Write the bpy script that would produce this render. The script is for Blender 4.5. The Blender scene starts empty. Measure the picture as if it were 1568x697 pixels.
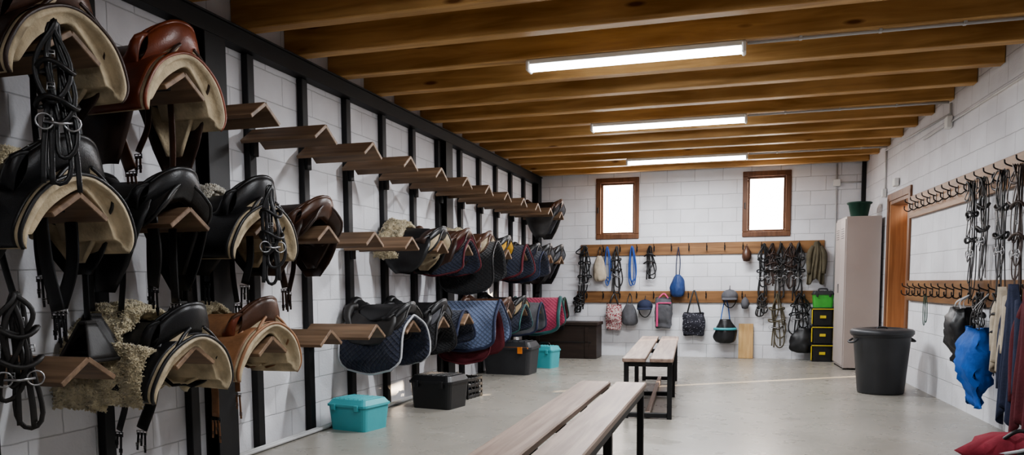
import bpy, bmesh, math, random
import numpy as np
from mathutils import Vector, Matrix, noise
random.seed(7)
COL=bpy.context.scene.collection
WX=-3.314; BX=1.544; D=12.215; H=2.82; SK=-0.06; TOP=3.03
def rx(y): return BX+SK*(y-D)
# ------------------------------------------------------------ materials
def newmat(name):
    m=bpy.data.materials.new(name); m.use_nodes=True
    nt=m.node_tree; b=nt.nodes['Principled BSDF']; return m,nt,b
def mat(name,col,rough=.6,metal=0,var=.15,scale=8,bump=.1,bscale=60,spec=.5,coat=0,sheen=0):
    m,nt,b=newmat(name); N=nt.nodes; L=nt.links
    tc=N.new('ShaderNodeTexCoord'); n=N.new('ShaderNodeTexNoise'); n.inputs['Scale'].default_value=scale; n.inputs['Detail'].default_value=4
    L.new(tc.outputs['Object'],n.inputs['Vector'])
    r=N.new('ShaderNodeValToRGB'); c=np.array(col)
    r.color_ramp.elements[0].position=.3; r.color_ramp.elements[1].position=.7
    r.color_ramp.elements[0].color=(*np.clip(c*(1-var),0,1),1); r.color_ramp.elements[1].color=(*np.clip(c*(1+var),0,1),1)
    L.new(n.outputs['Fac'],r.inputs['Fac']); L.new(r.outputs['Color'],b.inputs['Base Color'])
    b.inputs['Roughness'].default_value=rough; b.inputs['Metallic'].default_value=metal
    b.inputs['Specular IOR Level'].default_value=spec; b.inputs['Coat Weight'].default_value=coat; b.inputs['Sheen Weight'].default_value=sheen
    if bump>0:
        n2=N.new('ShaderNodeTexNoise'); n2.inputs['Scale'].default_value=bscale; n2.inputs['Detail'].default_value=5
        L.new(tc.outputs['Object'],n2.inputs['Vector'])
        bp=N.new('ShaderNodeBump'); bp.inputs['Strength'].default_value=bump; bp.inputs['Distance'].default_value=.01
        L.new(n2.outputs['Fac'],bp.inputs['Height']); L.new(bp.outputs['Normal'],b.inputs['Normal'])
    return m
def wood(name,c1,c2,axis=0,rough=.5,gr=22,spec=.4,knots=False):
    m,nt,b=newmat(name); N=nt.nodes; L=nt.links
    tc=N.new('ShaderNodeTexCoord'); oi=N.new('ShaderNodeObjectInfo'); ad=N.new('ShaderNodeVectorMath'); ad.operation='ADD'
    mul=N.new('ShaderNodeMath'); mul.operation='MULTIPLY'; mul.inputs[1].default_value=37
    L.new(oi.outputs['Random'],mul.inputs[0]); L.new(tc.outputs['Object'],ad.inputs[0]); L.new(mul.outputs[0],ad.inputs[1])
    mp=N.new('ShaderNodeMapping'); s=[gr,gr,gr]; s[axis]=1.3; mp.inputs['Scale'].default_value=s
    L.new(ad.outputs[0],mp.inputs['Vector'])
    n=N.new('ShaderNodeTexNoise'); n.inputs['Scale'].default_value=1; n.inputs['Detail'].default_value=6; n.inputs['Distortion'].default_value=.6
    L.new(mp.outputs[0],n.inputs['Vector'])
    n3=N.new('ShaderNodeTexNoise'); n3.inputs['Scale'].default_value=1.6; n3.inputs['Detail'].default_value=3
    L.new(ad.outputs[0],n3.inputs['Vector'])
    mx=N.new('ShaderNodeMath'); mx.operation='ADD'; m2=N.new('ShaderNodeMath'); m2.operation='MULTIPLY'; m2.inputs[1].default_value=.5
    L.new(n3.outputs['Fac'],m2.inputs[0]); L.new(n.outputs['Fac'],mx.inputs[0]); L.new(m2.outputs[0],mx.inputs[1])
    r=N.new('ShaderNodeValToRGB'); r.color_ramp.elements[0].position=.55; r.color_ramp.elements[1].position=.95
    r.color_ramp.elements[0].color=(*c1,1); r.color_ramp.elements[1].color=(*c2,1)
    L.new(mx.outputs[0],r.inputs['Fac']); out=r.outputs['Color']
    if knots:
        v=N.new('ShaderNodeTexVoronoi'); mp2=N.new('ShaderNodeMapping'); s2=[6,6,6]; s2[axis]=1.6; mp2.inputs['Scale'].default_value=s2
        L.new(ad.outputs[0],mp2.inputs['Vector']); L.new(mp2.outputs[0],v.inputs['Vector']); v.inputs['Scale'].default_value=1
        rr=N.new('ShaderNodeValToRGB'); rr.color_ramp.elements[0].position=.06; rr.color_ramp.elements[1].position=.13
        rr.color_ramp.elements[0].color=(.3,.2,.15,1); rr.color_ramp.elements[1].color=(1,1,1,1)
        L.new(v.outputs['Distance'],rr.inputs['Fac'])
        mm=N.new('ShaderNodeMix'); mm.data_type='RGBA'; mm.blend_type='MULTIPLY'; mm.inputs[0].default_value=1
        L.new(out,mm.inputs[6]); L.new(rr.outputs['Color'],mm.inputs[7]); out=mm.outputs[2]
    L.new(out,b.inputs['Base Color']); b.inputs['Roughness'].default_value=rough; b.inputs['Specular IOR Level'].default_value=spec
    bp=N.new('ShaderNodeBump'); bp.inputs['Strength'].default_value=.25; bp.inputs['Distance'].default_value=.004
    L.new(n.outputs['Fac'],bp.inputs['Height']); L.new(bp.outputs['Normal'],b.inputs['Normal'])
    return m
def blockwall(name,axis,col=(.75,.755,.785),mort=.70):
    m,nt,b=newmat(name); N=nt.nodes; L=nt.links
    g=N.new('ShaderNodeNewGeometry'); sp=N.new('ShaderNodeSeparateXYZ'); cb=N.new('ShaderNodeCombineXYZ')
    L.new(g.outputs['Position'],sp.inputs[0]); L.new(sp.outputs[axis],cb.inputs[0]); L.new(sp.outputs[2],cb.inputs[1])
    n0=N.new('ShaderNodeTexNoise'); n0.inputs['Scale'].default_value=9; n0.inputs['Detail'].default_value=3; L.new(g.outputs['Position'],n0.inputs['Vector'])
    vs=N.new('ShaderNodeVectorMath'); vs.operation='SCALE'; vs.inputs['Scale'].default_value=.012; L.new(n0.outputs['Color'],vs.inputs[0])
    va=N.new('ShaderNodeVectorMath'); va.operation='ADD'; L.new(cb.outputs[0],va.inputs[0]); L.new(vs.outputs[0],va.inputs[1])
    bt=N.new('ShaderNodeTexBrick'); bt.inputs['Scale'].default_value=1; bt.inputs['Brick Width'].default_value=.41; bt.inputs['Row Height'].default_value=.205
    bt.inputs['Mortar Size'].default_value=.005; bt.inputs['Mortar Smooth'].default_value=.7
    c=np.array(col); bt.inputs['Color1'].default_value=(*c,1); bt.inputs['Color2'].default_value=(*(c*.95),1); bt.inputs['Mortar'].default_value=(*(c*mort),1)
    L.new(va.outputs[0],bt.inputs['Vector'])
    n=N.new('ShaderNodeTexNoise'); n.inputs['Scale'].default_value=2.2; n.inputs['Detail'].default_value=6; L.new(g.outputs['Position'],n.inputs['Vector'])
    r=N.new('ShaderNodeValToRGB'); r.color_ramp.elements[0].position=.3; r.color_ramp.elements[0].color=(.86,.85,.85,1); r.color_ramp.elements[1].position=.6; r.color_ramp.elements[1].color=(1,1,1,1)
    L.new(n.outputs['Fac'],r.inputs['Fac'])
    mm=N.new('ShaderNodeMix'); mm.data_type='RGBA'; mm.blend_type='MULTIPLY'; mm.inputs[0].default_value=1
    L.new(bt.outputs['Color'],mm.inputs[6]); L.new(r.outputs['Color'],mm.inputs[7]); L.new(mm.outputs[2],b.inputs['Base Color'])
    n2=N.new('ShaderNodeTexNoise'); n2.inputs['Scale'].default_value=55; n2.inputs['Detail'].default_value=5; L.new(g.outputs['Position'],n2.inputs['Vector'])
    b1=N.new('ShaderNodeBump'); b1.inputs['Strength'].default_value=.35; b1.inputs['Distance'].default_value=.006; L.new(n2.outputs['Fac'],b1.inputs['Height'])
    b2=N.new('ShaderNodeBump'); b2.invert=True; b2.inputs['Strength'].default_value=.6; b2.inputs['Distance'].default_value=.006
    L.new(bt.outputs['Fac'],b2.inputs['Height']); L.new(b1.outputs['Normal'],b2.inputs['Normal']); L.new(b2.outputs['Normal'],b.inputs['Normal'])
    b.inputs['Roughness'].default_value=.75; return m
def floormat():
    m,nt,b=newmat('concrete_floor'); N=nt.nodes; L=nt.links
    g=N.new('ShaderNodeNewGeometry')
    def nz(s,d,dist=0):
        n=N.new('ShaderNodeTexNoise'); n.inputs['Scale'].default_value=s; n.inputs['Detail'].default_value=d; n.inputs['Distortion'].default_value=dist
        L.new(g.outputs['Position'],n.inputs['Vector']); return n
    a=nz(.9,7,.6); r=N.new('ShaderNodeValToRGB'); e=r.color_ramp.elements
    e[0].position=.3; e[0].color=(.25,.235,.205,1); e[1].position=.7; e[1].color=(.35,.328,.29,1)
    L.new(a.outputs['Fac'],r.inputs['Fac'])
    c=nz(3.2,9,1.2); r2=N.new('ShaderNodeValToRGB'); e=r2.color_ramp.elements
    e[0].position=.62; e[0].color=(0,0,0,1); e[1].position=.78; e[1].color=(.3,.3,.3,1); L.new(c.outputs['Fac'],r2.inputs['Fac'])
    mm=N.new('ShaderNodeMix'); mm.data_type='RGBA'; L.new(r2.outputs['Color'],mm.inputs[0]); L.new(r.outputs['Color'],mm.inputs[6]); mm.inputs[7].default_value=(.5,.475,.43,1)
    L.new(mm.outputs[2],b.inputs['Base Color'])
    q=nz(5,5); r3=N.new('ShaderNodeMapRange'); r3.inputs[3].default_value=.20; r3.inputs[4].default_value=.38; L.new(q.outputs['Fac'],r3.inputs[0]); L.new(r3.outputs[0],b.inputs['Roughness'])
    k=nz(30,6); bp=N.new('ShaderNodeBump'); bp.inputs['Strength'].default_value=.12; bp.inputs['Distance'].default_value=.01; L.new(k.outputs['Fac'],bp.inputs['Height']); L.new(bp.outputs['Normal'],b.inputs['Normal'])
    b.inputs['Specular IOR Level'].default_value=.5
    return m
def quilt(name,col,size=.05,rough=.85):
    m,nt,b=newmat(name); N=nt.nodes; L=nt.links
    uv=N.new('ShaderNodeTexCoord'); sp=N.new('ShaderNodeSeparateXYZ'); L.new(uv.outputs['UV'],sp.inputs[0])
    def mth(op,a,bb=None):
        n=N.new('ShaderNodeMath'); n.operation=op
        for i,x in enumerate([a,bb]):
            if x is None: continue
            if isinstance(x,(int,float)): n.inputs[i].default_value=x
            else: L.new(x,n.inputs[i])
        return n.outputs[0]
    k=math.pi/size
    p=mth('ABSOLUTE',mth('SINE',mth('MULTIPLY',mth('ADD',sp.outputs[0],sp.outputs[1]),k)))
    q=mth('ABSOLUTE',mth('SINE',mth('MULTIPLY',mth('SUBTRACT',sp.outputs[0],sp.outputs[1]),k)))
    hgt=mth('POWER',mth('MULTIPLY',p,q),.35)
    mm=N.new('ShaderNodeMix'); mm.data_type='RGBA'; L.new(hgt,mm.inputs[0])
    c=np.array(col); mm.inputs[6].default_value=(*(c*.5),1); mm.inputs[7].default_value=(*c,1)
    L.new(mm.outputs[2],b.inputs['Base Color'])
    bp=N.new('ShaderNodeBump'); bp.inputs['Strength'].default_value=.7; bp.inputs['Distance'].default_value=.012; L.new(hgt,bp.inputs['Height']); L.new(bp.outputs['Normal'],b.inputs['Normal'])
    b.inputs['Roughness'].default_value=rough; b.inputs['Sheen Weight'].default_value=.2; return m
def emis(name,col,st):
    m,nt,b=newmat(name); b.inputs['Base Color'].default_value=(.9,.9,.9,1); b.inputs['Emission Color'].default_value=(*col,1); b.inputs['Emission Strength'].default_value=st; return m
def dots(name,c1,c2,scale,thr):
    m,nt,b=newmat(name); N=nt.nodes; L=nt.links
    tc=N.new('ShaderNodeTexCoord'); v=N.new('ShaderNodeTexVoronoi'); v.inputs['Scale'].default_value=scale; L.new(tc.outputs['Object'],v.inputs['Vector'])
    r=N.new('ShaderNodeValToRGB'); r.color_ramp.interpolation='CONSTANT'; r.color_ramp.elements[0].color=(*c2,1); r.color_ramp.elements[1].color=(*c1,1); r.color_ramp.elements[1].position=thr
    L.new(v.outputs['Distance'],r.inputs['Fac']); L.new(r.outputs['Color'],b.inputs['Base Color']); b.inputs['Roughness'].default_value=.8; return m
M={}
M['steel']=mat('black_steel',(.006,.006,.007),.55,0,.2,5,.05)
M['rackw']=wood('rack_wood',(.11,.068,.042),(.25,.165,.105),0,.5)
M['beam']=wood('beam_wood',(.33,.18,.06),(.62,.39,.165),0,.5,14,.4,True)
M['deck']=wood('deck_wood',(.24,.12,.04),(.42,.24,.09),1,.6,10)
M['board']=wood('board_wood',(.13,.062,.025),(.28,.145,.06),0,.45)
M['frame']=wood('frame_wood',(.10,.042,.02),(.17,.08,.04),2,.45)
M['doorw']=wood('door_wood',(.12,.05,.025),(.22,.10,.045),2,.45)
M['jamb_glow']=wood('jamb_wood_glow_tint',(.28,.13,.06),(.45,.23,.11),2,.45)  # door wood made lighter orange: warm daylight on the far jamb, put into colour
M['bench']=wood('bench_wood',(.17,.115,.09),(.35,.26,.21),1,.45,26)
M['ply']=wood('pine_board',(.45,.27,.11),(.62,.42,.2),2,.6)
M['chest']=wood('chest_wood',(.018,.011,.008),(.035,.022,.016),0,.5)
M['blk']=mat('black_leather',(.012,.012,.013),.38,0,.3,10,.10,150,.5)
M['blk2']=mat('worn_black_leather',(.022,.020,.019),.5,0,.35,12,.15,110)
M['red']=mat('chestnut_leather',(.17,.045,.022),.34,0,.3,9,.1,130)
M['brn']=mat('brown_leather',(.075,.034,.02),.36,0,.35,9,.1,130)
M['dbr']=mat('dark_brown_leather',(.034,.018,.013),.42,0,.3,9,.1,130)
M['tan']=mat('tan_felt',(.33,.25,.15),.9,0,.25,14,.5,70)
M['tnl']=mat('tan_leather',(.26,.13,.065),.5,0,.25,12,.2,90)
M['crm']=mat('cream_panel',(.47,.39,.27),.85,0,.25,12,.4,60)
M['fle']=mat('sheepskin_fleece',(.60,.52,.36),.95,0,.2,20,.6,120,.1,0,.4)
M['flw']=mat('white_fleece',(.62,.58,.50),.95,0,.15,20,.6,120,.1,0,.4)
M['met']=mat('polished_steel',(.40,.40,.41),.35,1,.1,10,0)
M['blackm']=mat('dark_metal',(.03,.03,.033),.4,.7,.1,10,0)
M['navy']=quilt('navy_quilt',(.018,.023,.045),.05)
M['bluq']=quilt('blue_grey_quilt',(.13,.17,.28),.055)
M['blkq']=quilt('black_quilt',(.014,.014,.016),.045)
M['teaq']=quilt('teal_quilt',(.03,.15,.15),.05)
M['pnk']=quilt('crimson_quilt',(.36,.04,.09),.05)
M['mar']=mat('maroon_cloth',(.085,.010,.016),.85,0,.2,10,.3)
M['nvc']=mat('navy_cloth',(.018,.024,.055),.85,0,.2,10,.3)
M['yel']=mat('yellow_cloth',(.50,.28,.04),.8)
M['wht']=mat('white_trim',(.42,.43,.45),.7)
M['teal']=mat('teal_plastic',(.07,.37,.41),.45,0,.06,5,.03)
M['blkp']=mat('black_plastic',(.014,.014,.015),.42,0,.15,5,.05)
M['gryp']=mat('dark_grey_plastic',(.03,.031,.034),.45,0,.15,5,.06)
M['org']=mat('orange_plastic',(.5,.16,.03),.5)
M['ylp']=mat('yellow_plastic',(.6,.45,.03),.5)
M['grn']=mat('green_plastic',(.06,.33,.05),.45)
M['dgn']=mat('dark_green_plastic',(.012,.055,.035),.5)
M['lock']=mat('locker_paint',(.42,.365,.34),.45,0,.05,2,.02)
M['pvc']=mat('grey_pvc',(.5,.5,.5),.5,0,.05,3,0)
M['wpl']=mat('white_plastic',(.75,.75,.73),.4,0,.03,3,0)
M['blu']=mat('blue_nylon',(.012,.09,.36),.65,0,.25,8,.9,12,.3)
M['dbl']=mat('dark_blue_nylon',(.02,.05,.16),.6,0,.25,8,.6,14)
M['rope']=mat('blue_rope',(.03,.08,.3),.8)
M['olv']=mat('olive_cloth',(.10,.085,.055),.9,0,.25,10,.5,20)
M['bei']=mat('beige_cloth',(.42,.36,.28),.9,0,.2,10,.5,20)
M['gry']=mat('grey_cloth',(.10,.10,.11),.9,0,.2,10,.5,20)
M['pink']=mat('pink_cloth',(.6,.07,.2),.8)
M['rdc']=mat('red_cloth',(.22,.02,.035),.85,0,.2,8,.6,16)
M['dot']=dots('dotted_cloth',(.02,.02,.03),(.3,.3,.35),36,.22)
M['rdp']=dots('red_pattern_cloth',(.5,.40,.38),(.25,.02,.04),45,.42)
M['wallL']=blockwall('painted_block_left',1); M['wallB']=blockwall('painted_block_back',0,mort=.62); M['wallR']=blockwall('painted_block_right',1)
M['floor']=floormat()
M['tube']=emis('fluorescent_diffuser',(.92,.96,1.0),18)
# ------------------------------------------------------------ mesh builder
def V(*a): return np.array(a,float)
def catmull(pts,n):
    P=np.array(pts,float); P=np.vstack([2*P[0]-P[1],P,2*P[-1]-P[-2]]); out=[]; k=len(P)-3
    for i in range(n):
        t=i/(n-1)*k; j=min(int(t),k-1); u=t-j; a,b,c,d=P[j:j+4]
        out.append(.5*((2*b)+(-a+c)*u+(2*a-5*b+4*c-d)*u*u+(-a+3*b-3*c+d)*u**3))
    return np.array(out)
_ic={}
def interp(x,tab):
    k=tuple(tab)
    if k not in _ic: _ic[k]=catmull(tab,60)
    c=_ic[k]; return float(np.interp(x,c[:,0],c[:,1]))
def nz3(x,y,z): return noise.noise(Vector((x,y,z)))
class MB:
    def __init__(s): s.v=[];s.f=[];s.mi=[];s.sm=[];s.uv=[];s.mats=[]
    def mid(s,k):
        if k not in s.mats: s.mats.append(k)
        return s.mats.index(k)
    def add(s,vs,fs,m,smooth=True,uvs=None):
        o=len(s.v); s.v.extend([tuple(map(float,x)) for x in vs]); k=s.mid(m)
        for f in fs:
            s.f.append(tuple(o+i for i in f)); s.mi.append(k); s.sm.append(smooth)
            s.uv.append([uvs[i] for i in f] if uvs is not None else [(0,0)]*len(f))
    def box(s,c,sz,m,bev=.004,rot=None,smooth=False,seg=1):
        bm=bmesh.new(); bmesh.ops.create_cube(bm,size=1)
        for v in bm.verts: v.co=Vector((v.co.x*sz[0],v.co.y*sz[1],v.co.z*sz[2]))
        if bev>0: bmesh.ops.bevel(bm,geom=bm.edges[:],offset=min(bev,min(sz)*.45),segments=seg,affect='EDGES')
        R=rot if rot is not None else Matrix.Identity(3)
        bm.verts.index_update()
        s.add([tuple(R@v.co+Vector(c)) for v in bm.verts],[[v.index for v in f.verts] for f in bm.faces],m,smooth); bm.free()
    def taperbox(s,c,szb,szt,h,m,n=4):
        def ring(w,d,z):
            r=min(w,d)*.12; pts=[]
            for cx,cy,a0 in [(w/2-r,d/2-r,0),(-w/2+r,d/2-r,90),(-w/2+r,-d/2+r,180),(w/2-r,-d/2+r,270)]:
                for i in range(n):
                    a=math.radians(a0+90*i/(n-1)); pts.append((c[0]+cx+r*math.cos(a),c[1]+cy+r*math.sin(a),c[2]+z))
            return pts
        A=ring(*szb,0);B=ring(*szt,h);k=len(A)
        s.add(A+B,[(i,(i+1)%k,k+(i+1)%k,k+i) for i in range(k)]+[tuple(range(k-1,-1,-1)),tuple(range(k,2*k))],m,False)
    def sheet(s,P,th,m):
        P=np.array(P,float); nu,nv=P.shape[:2]
        du=np.gradient(P,axis=0)
        dv=np.gradient(P,axis=1); n=np.cross(du,dv); n/=np.linalg.norm(n,axis=2,keepdims=True)+1e-9
        Q=P-n*(th[...,None] if isinstance(th,np.ndarray) else th)
        su=np.zeros((nu,nv)); sv=np.zeros((nu,nv))
        su[1:]=np.cumsum(np.linalg.norm(np.diff(P,axis=0),axis=2),0); sv[:,1:]=np.cumsum(np.linalg.norm(np.diff(P,axis=1),axis=2),1)
        mid=nv//2; su=np.repeat(su[:,mid:mid+1],nv,1)
        uv=[(su[i,j],sv[i,j]) for i in range(nu) for j in range(nv)]
        I=lambda i,j:(i%nu)*nv+j; o=nu*nv; F=[]
        for i in range(nu-1):
            for j in range(nv-1):
                F.append((I(i,j),I(i+1,j),I(i+1,j+1),I(i,j+1))); F.append((o+I(i,j+1),o+I(i+1,j+1),o+I(i+1,j),o+I(i,j)))
        for j in range(nv-1):
            F.append((I(0,j+1),o+I(0,j+1),o+I(0,j),I(0,j))); F.append((I(nu-1,j),o+I(nu-1,j),o+I(nu-1,j+1),I(nu-1,j+1)))
        for i in range(nu-1):
            F.append((I(i,0),o+I(i,0),o+I(i+1,0),I(i+1,0))); F.append((I(i+1,nv-1),o+I(i+1,nv-1),o+I(i,nv-1),I(i,nv-1)))
        s.add(list(P.reshape(-1,3))+list(Q.reshape(-1,3)),F,m,True,uv+uv)
    def tube(s,path,r,m,seg=8,closed=False,flat=None,caps=True):
        P=np.array(path,float); n=len(P)
        T=(np.roll(P,-1,0)-np.roll(P,1,0)) if closed else np.gradient(P,axis=0)
        T/=np.linalg.norm(T,axis=1,keepdims=True)+1e-9
        ref=V(0,0,1) if abs(T[0][2])<.9 else V(1,0,0)
        if flat is not None: ref=V(*flat[0])
        vs=[]
        for i in range(n):
            a=np.cross(T[i],ref)
            if np.linalg.norm(a)<1e-3: a=np.cross(T[i],ref+V(.3,.2,.1))
            a/=np.linalg.norm(a); b=np.cross(T[i],a)
            if flat is None: ref=np.cross(a,T[i])
            rr=r[i] if hasattr(r,'__len__') else r
            fb=flat[1] if flat is not None else 1
            for k in range(seg):
                an=2*math.pi*k/seg
                vs.append(P[i]+rr*(a*math.cos(an)+b*fb*math.sin(an)))
        F=[]
        for i in range(n if closed else n-1):
            for k in range(seg): F.append((i*seg+k,i*seg+(k+1)%seg,((i+1)%n)*seg+(k+1)%seg,((i+1)%n)*seg+k))
        if not closed and caps: F.append(tuple(range(seg-1,-1,-1))); F.append(tuple((n-1)*seg+k for k in range(seg)))
        s.add(vs,F,m,True)
    def lathe(s,prof,c,m,seg=32,sx=1,sy=1,wr=0,smooth=True):
        vs=[];n=len(prof)
        for r,z in prof:
            for k in range(seg):
                a=2*math.pi*k/seg; j=1
                if wr: j=1+wr*nz3(math.cos(a)*3+c[0]*7,math.sin(a)*3+c[1],z*9)+wr*.2*math.sin(a*7+c[0]*9)
                vs.append((c[0]+r*j*math.cos(a)*sx,c[1]+r*j*math.sin(a)*sy,c[2]+z))
        F=[(i*seg+k,i*seg+(k+1)%seg,(i+1)*seg+(k+1)%seg,(i+1)*seg+k) for i in range(n-1) for k in range(seg)]
        F+= [tuple(range(seg-1,-1,-1)),tuple((n-1)*seg+k for k in range(seg))]
        s.add(vs,F,m,smooth)
    def obj(s,name,loc=(0,0,0),rotz=0,scale=1):
        me=bpy.data.meshes.new(name); me.from_pydata(s.v,[],s.f)
        for k in s.mats: me.materials.append(M[k])
        me.polygons.foreach_set('material_index',s.mi); me.polygons.foreach_set('use_smooth',s.sm)
        ul=me.uv_layers.new(name='UVMap'); fl=[c for f in s.uv for t in f for c in t]; ul.data.foreach_set('uv',fl); me.update()
        o=bpy.data.objects.new(name,me); COL.objects.link(o); o.location=loc; o.rotation_euler=(0,0,rotz)
        if scale!=1: o.scale=(scale,)*3
        return o
def inst(o,name,loc,rotz=0):
    n=bpy.data.objects.new(name,o.data); COL.objects.link(n); n.location=loc; n.rotation_euler=(0,0,rotz); return n
# ------------------------------------------------------------ room shell
Y0=-2.6
mb=MB(); mb.box(((WX+2.4)/2-.1,(Y0+D)/2,-.1),(2.4-WX+1.0,D-Y0+.8,.2),'floor',0); mb.obj('floor')
mb=MB(); mb.box((WX-.1,(Y0+D)/2,TOP/2),(.2,D-Y0+.4,TOP),'wallL',0); mb.obj('wall_left')
mb=MB(); wins=[(-2.33,-1.66,1.82,2.76),(-.13,.55,1.81,2.765)]
def bw(x0,x1,z0,z1): mb.box(((x0+x1)/2,D+.11,(z0+z1)/2),(x1-x0,.22,z1-z0),'wallB',0)
bw(WX,wins[0][0],0,TOP); bw(wins[0][1],wins[1][0],0,TOP); bw(wins[1][1],BX+.2,0,TOP)
for w in wins: bw(w[0],w[1],0,w[2]); bw(w[0],w[1],w[3],TOP)
mb.obj('wall_back')
RANG=math.atan2(-1,-SK) ; RL=math.hypot(1,SK)
def right(y): return ((D-y)*RL)
D0=right(10.66); D1=right(9.72)
mb=MB()
def rw(a,b,z0,z1): mb.box(((a+b)/2,.11,(z0+z1)/2),(b-a,.22,z1-z0),'wallR',0)
rw(-.2,D0,0,TOP); rw(D0,D1,2.12,TOP); rw(D1,right(Y0),0,TOP)
mb.obj('wall_right',(BX,D,0),RANG)
mb=MB(); mb.box(((WX+2.6)/2,Y0-.1,TOP/2),(2.6-WX+.4,.2,TOP),'wallB',0); mb.obj('wall_front')
mb=MB(); x=WX-.2
while x<2.8:
    mb.box((x+.07,(Y0+D)/2,TOP+.012),(.137,D-Y0+.4,.024),'deck',.003); x+=.14
mb.box((-.3,(Y0+D)/2,TOP+.05),(6.4,D-Y0+.5,.04),'deck',0)
mb.obj('ceiling')
BY=[5.215+.62*k for k in range(-12,12)]
for y in BY:
    if y<Y0 or y>D: continue
    xr=rx(y); L_=xr-WX
    m2=MB(); m2.box((0,0,.105),(L_,.11,.21),'beam',.006); m2.obj('ceiling_beam',((WX+xr)/2,y,H))
mb=MB(); mb.box((WX+.05,(Y0+D)/2,H-.065),(.10,D-Y0,.11),'steel',.003); mb.box((WX+.06,(Y0+D)/2,H-.007),(.12,D-Y0,.012),'steel',.001); mb.obj('steel_channel')
CY=[3.32+.675*(c-1) for c in range(-3,15)]
PH=H-.122
mb=MB(); mb.box((0,0,PH/2),(.05,.075,PH),'steel',.004); post=None
for y in CY[:-1]:
    if post is None: post=mb.obj('steel_post',(WX+.026,y,0))
    else: inst(post,'steel_post',(WX+.026,y,0))
mb=MB()
mb.box((.006,0,PH/2),(.012,.20,PH),'steel',0); mb.box((.05,0,PH/2),(.09,.012,PH),'steel',0); mb.box((.095,0,PH/2),(.012,.20,PH),'steel',.002)
ub=mb.obj('steel_column',(WX+.002,4.24,0))
for y in (8.2,12.1,.28): inst(ub,'steel_column',(WX+.002,y,0))
mb=MB(); mb.box((0,0,TOP/2),(.05,.05,TOP),'steel',.003); mb.obj('corner_post',(BX-.03,D-.03,0))
mb=MB()
for k,yy in enumerate((0,.035)): mb.tube([(WX+.08+yy,3.0,.016),(WX+.08+yy,5.2,.016),(WX+.08+yy,7.2,.016)],.014,'pvc')
mb.obj('floor_conduit')
# ------------------------------------------------------------ saddle racks
mb=MB(); Lr=.565; ang=math.atan2(.095,.14)
for sgn in (-1,1):
    R=Matrix.Rotation(-sgn*ang,3,'X'); w=.17
    c=Vector((Lr/2,sgn*w/2*math.cos(ang),-w/2*math.sin(ang)))
    mb.box(c,(Lr,w,.024),'rackw',.003,R)
mb.box((Lr/2-.05,0,-.055),(Lr-.1,.03,.03),'steel',.002)
mb.box((.012,0,-.09),(.024,.06,.16),'steel',.003)
ROWZ=[2.19,1.53,.835]
rack=None
for y in CY[3:-1]:
    for z in ROWZ:
        if rack is None: rack=mb.obj('saddle_rack',(WX+.052,y,z))
        else: inst(rack,'saddle_rack',(WX+.052,y,z))
# ------------------------------------------------------------ saddle
def ribbon(mb,pts,w,m,face=(0,1,0),n=24,th=.12,closed=False):
    P=catmull(pts,n); mb.tube(P,w/2,m,8,closed,flat=(face,th))
def buckle(mb,x,y,z,w=.03,m='met'):
    a=w/2; mb.tube([(x-a,y,z-a),(x+a,y,z-a),(x+a,y,z+a),(x-a,y,z+a)],.003,m,6,True)
    mb.tube([(x-a,y,z),(x+a,y,z)],.002,m,6)
def pad_profile(nl,fl_,z0,n=40,yo=0):
    near=[(-(.255+yo),-nl),(-(.245+yo),-nl*.6-.02),(-(.21+yo),-.14 if nl>.25 else -nl*.5),(-(.15+yo),-.055),(-.07,.012+z0*.6)]
    far=[(.07,.012+z0*.6),(.15+yo,-.055),(.21+yo,-.14 if fl_>.25 else -fl_*.5),(.245+yo,-fl_*.6-.02),(.255+yo,-fl_)]
    return catmull(near+[(0,.04+z0)]+far,n)
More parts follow.
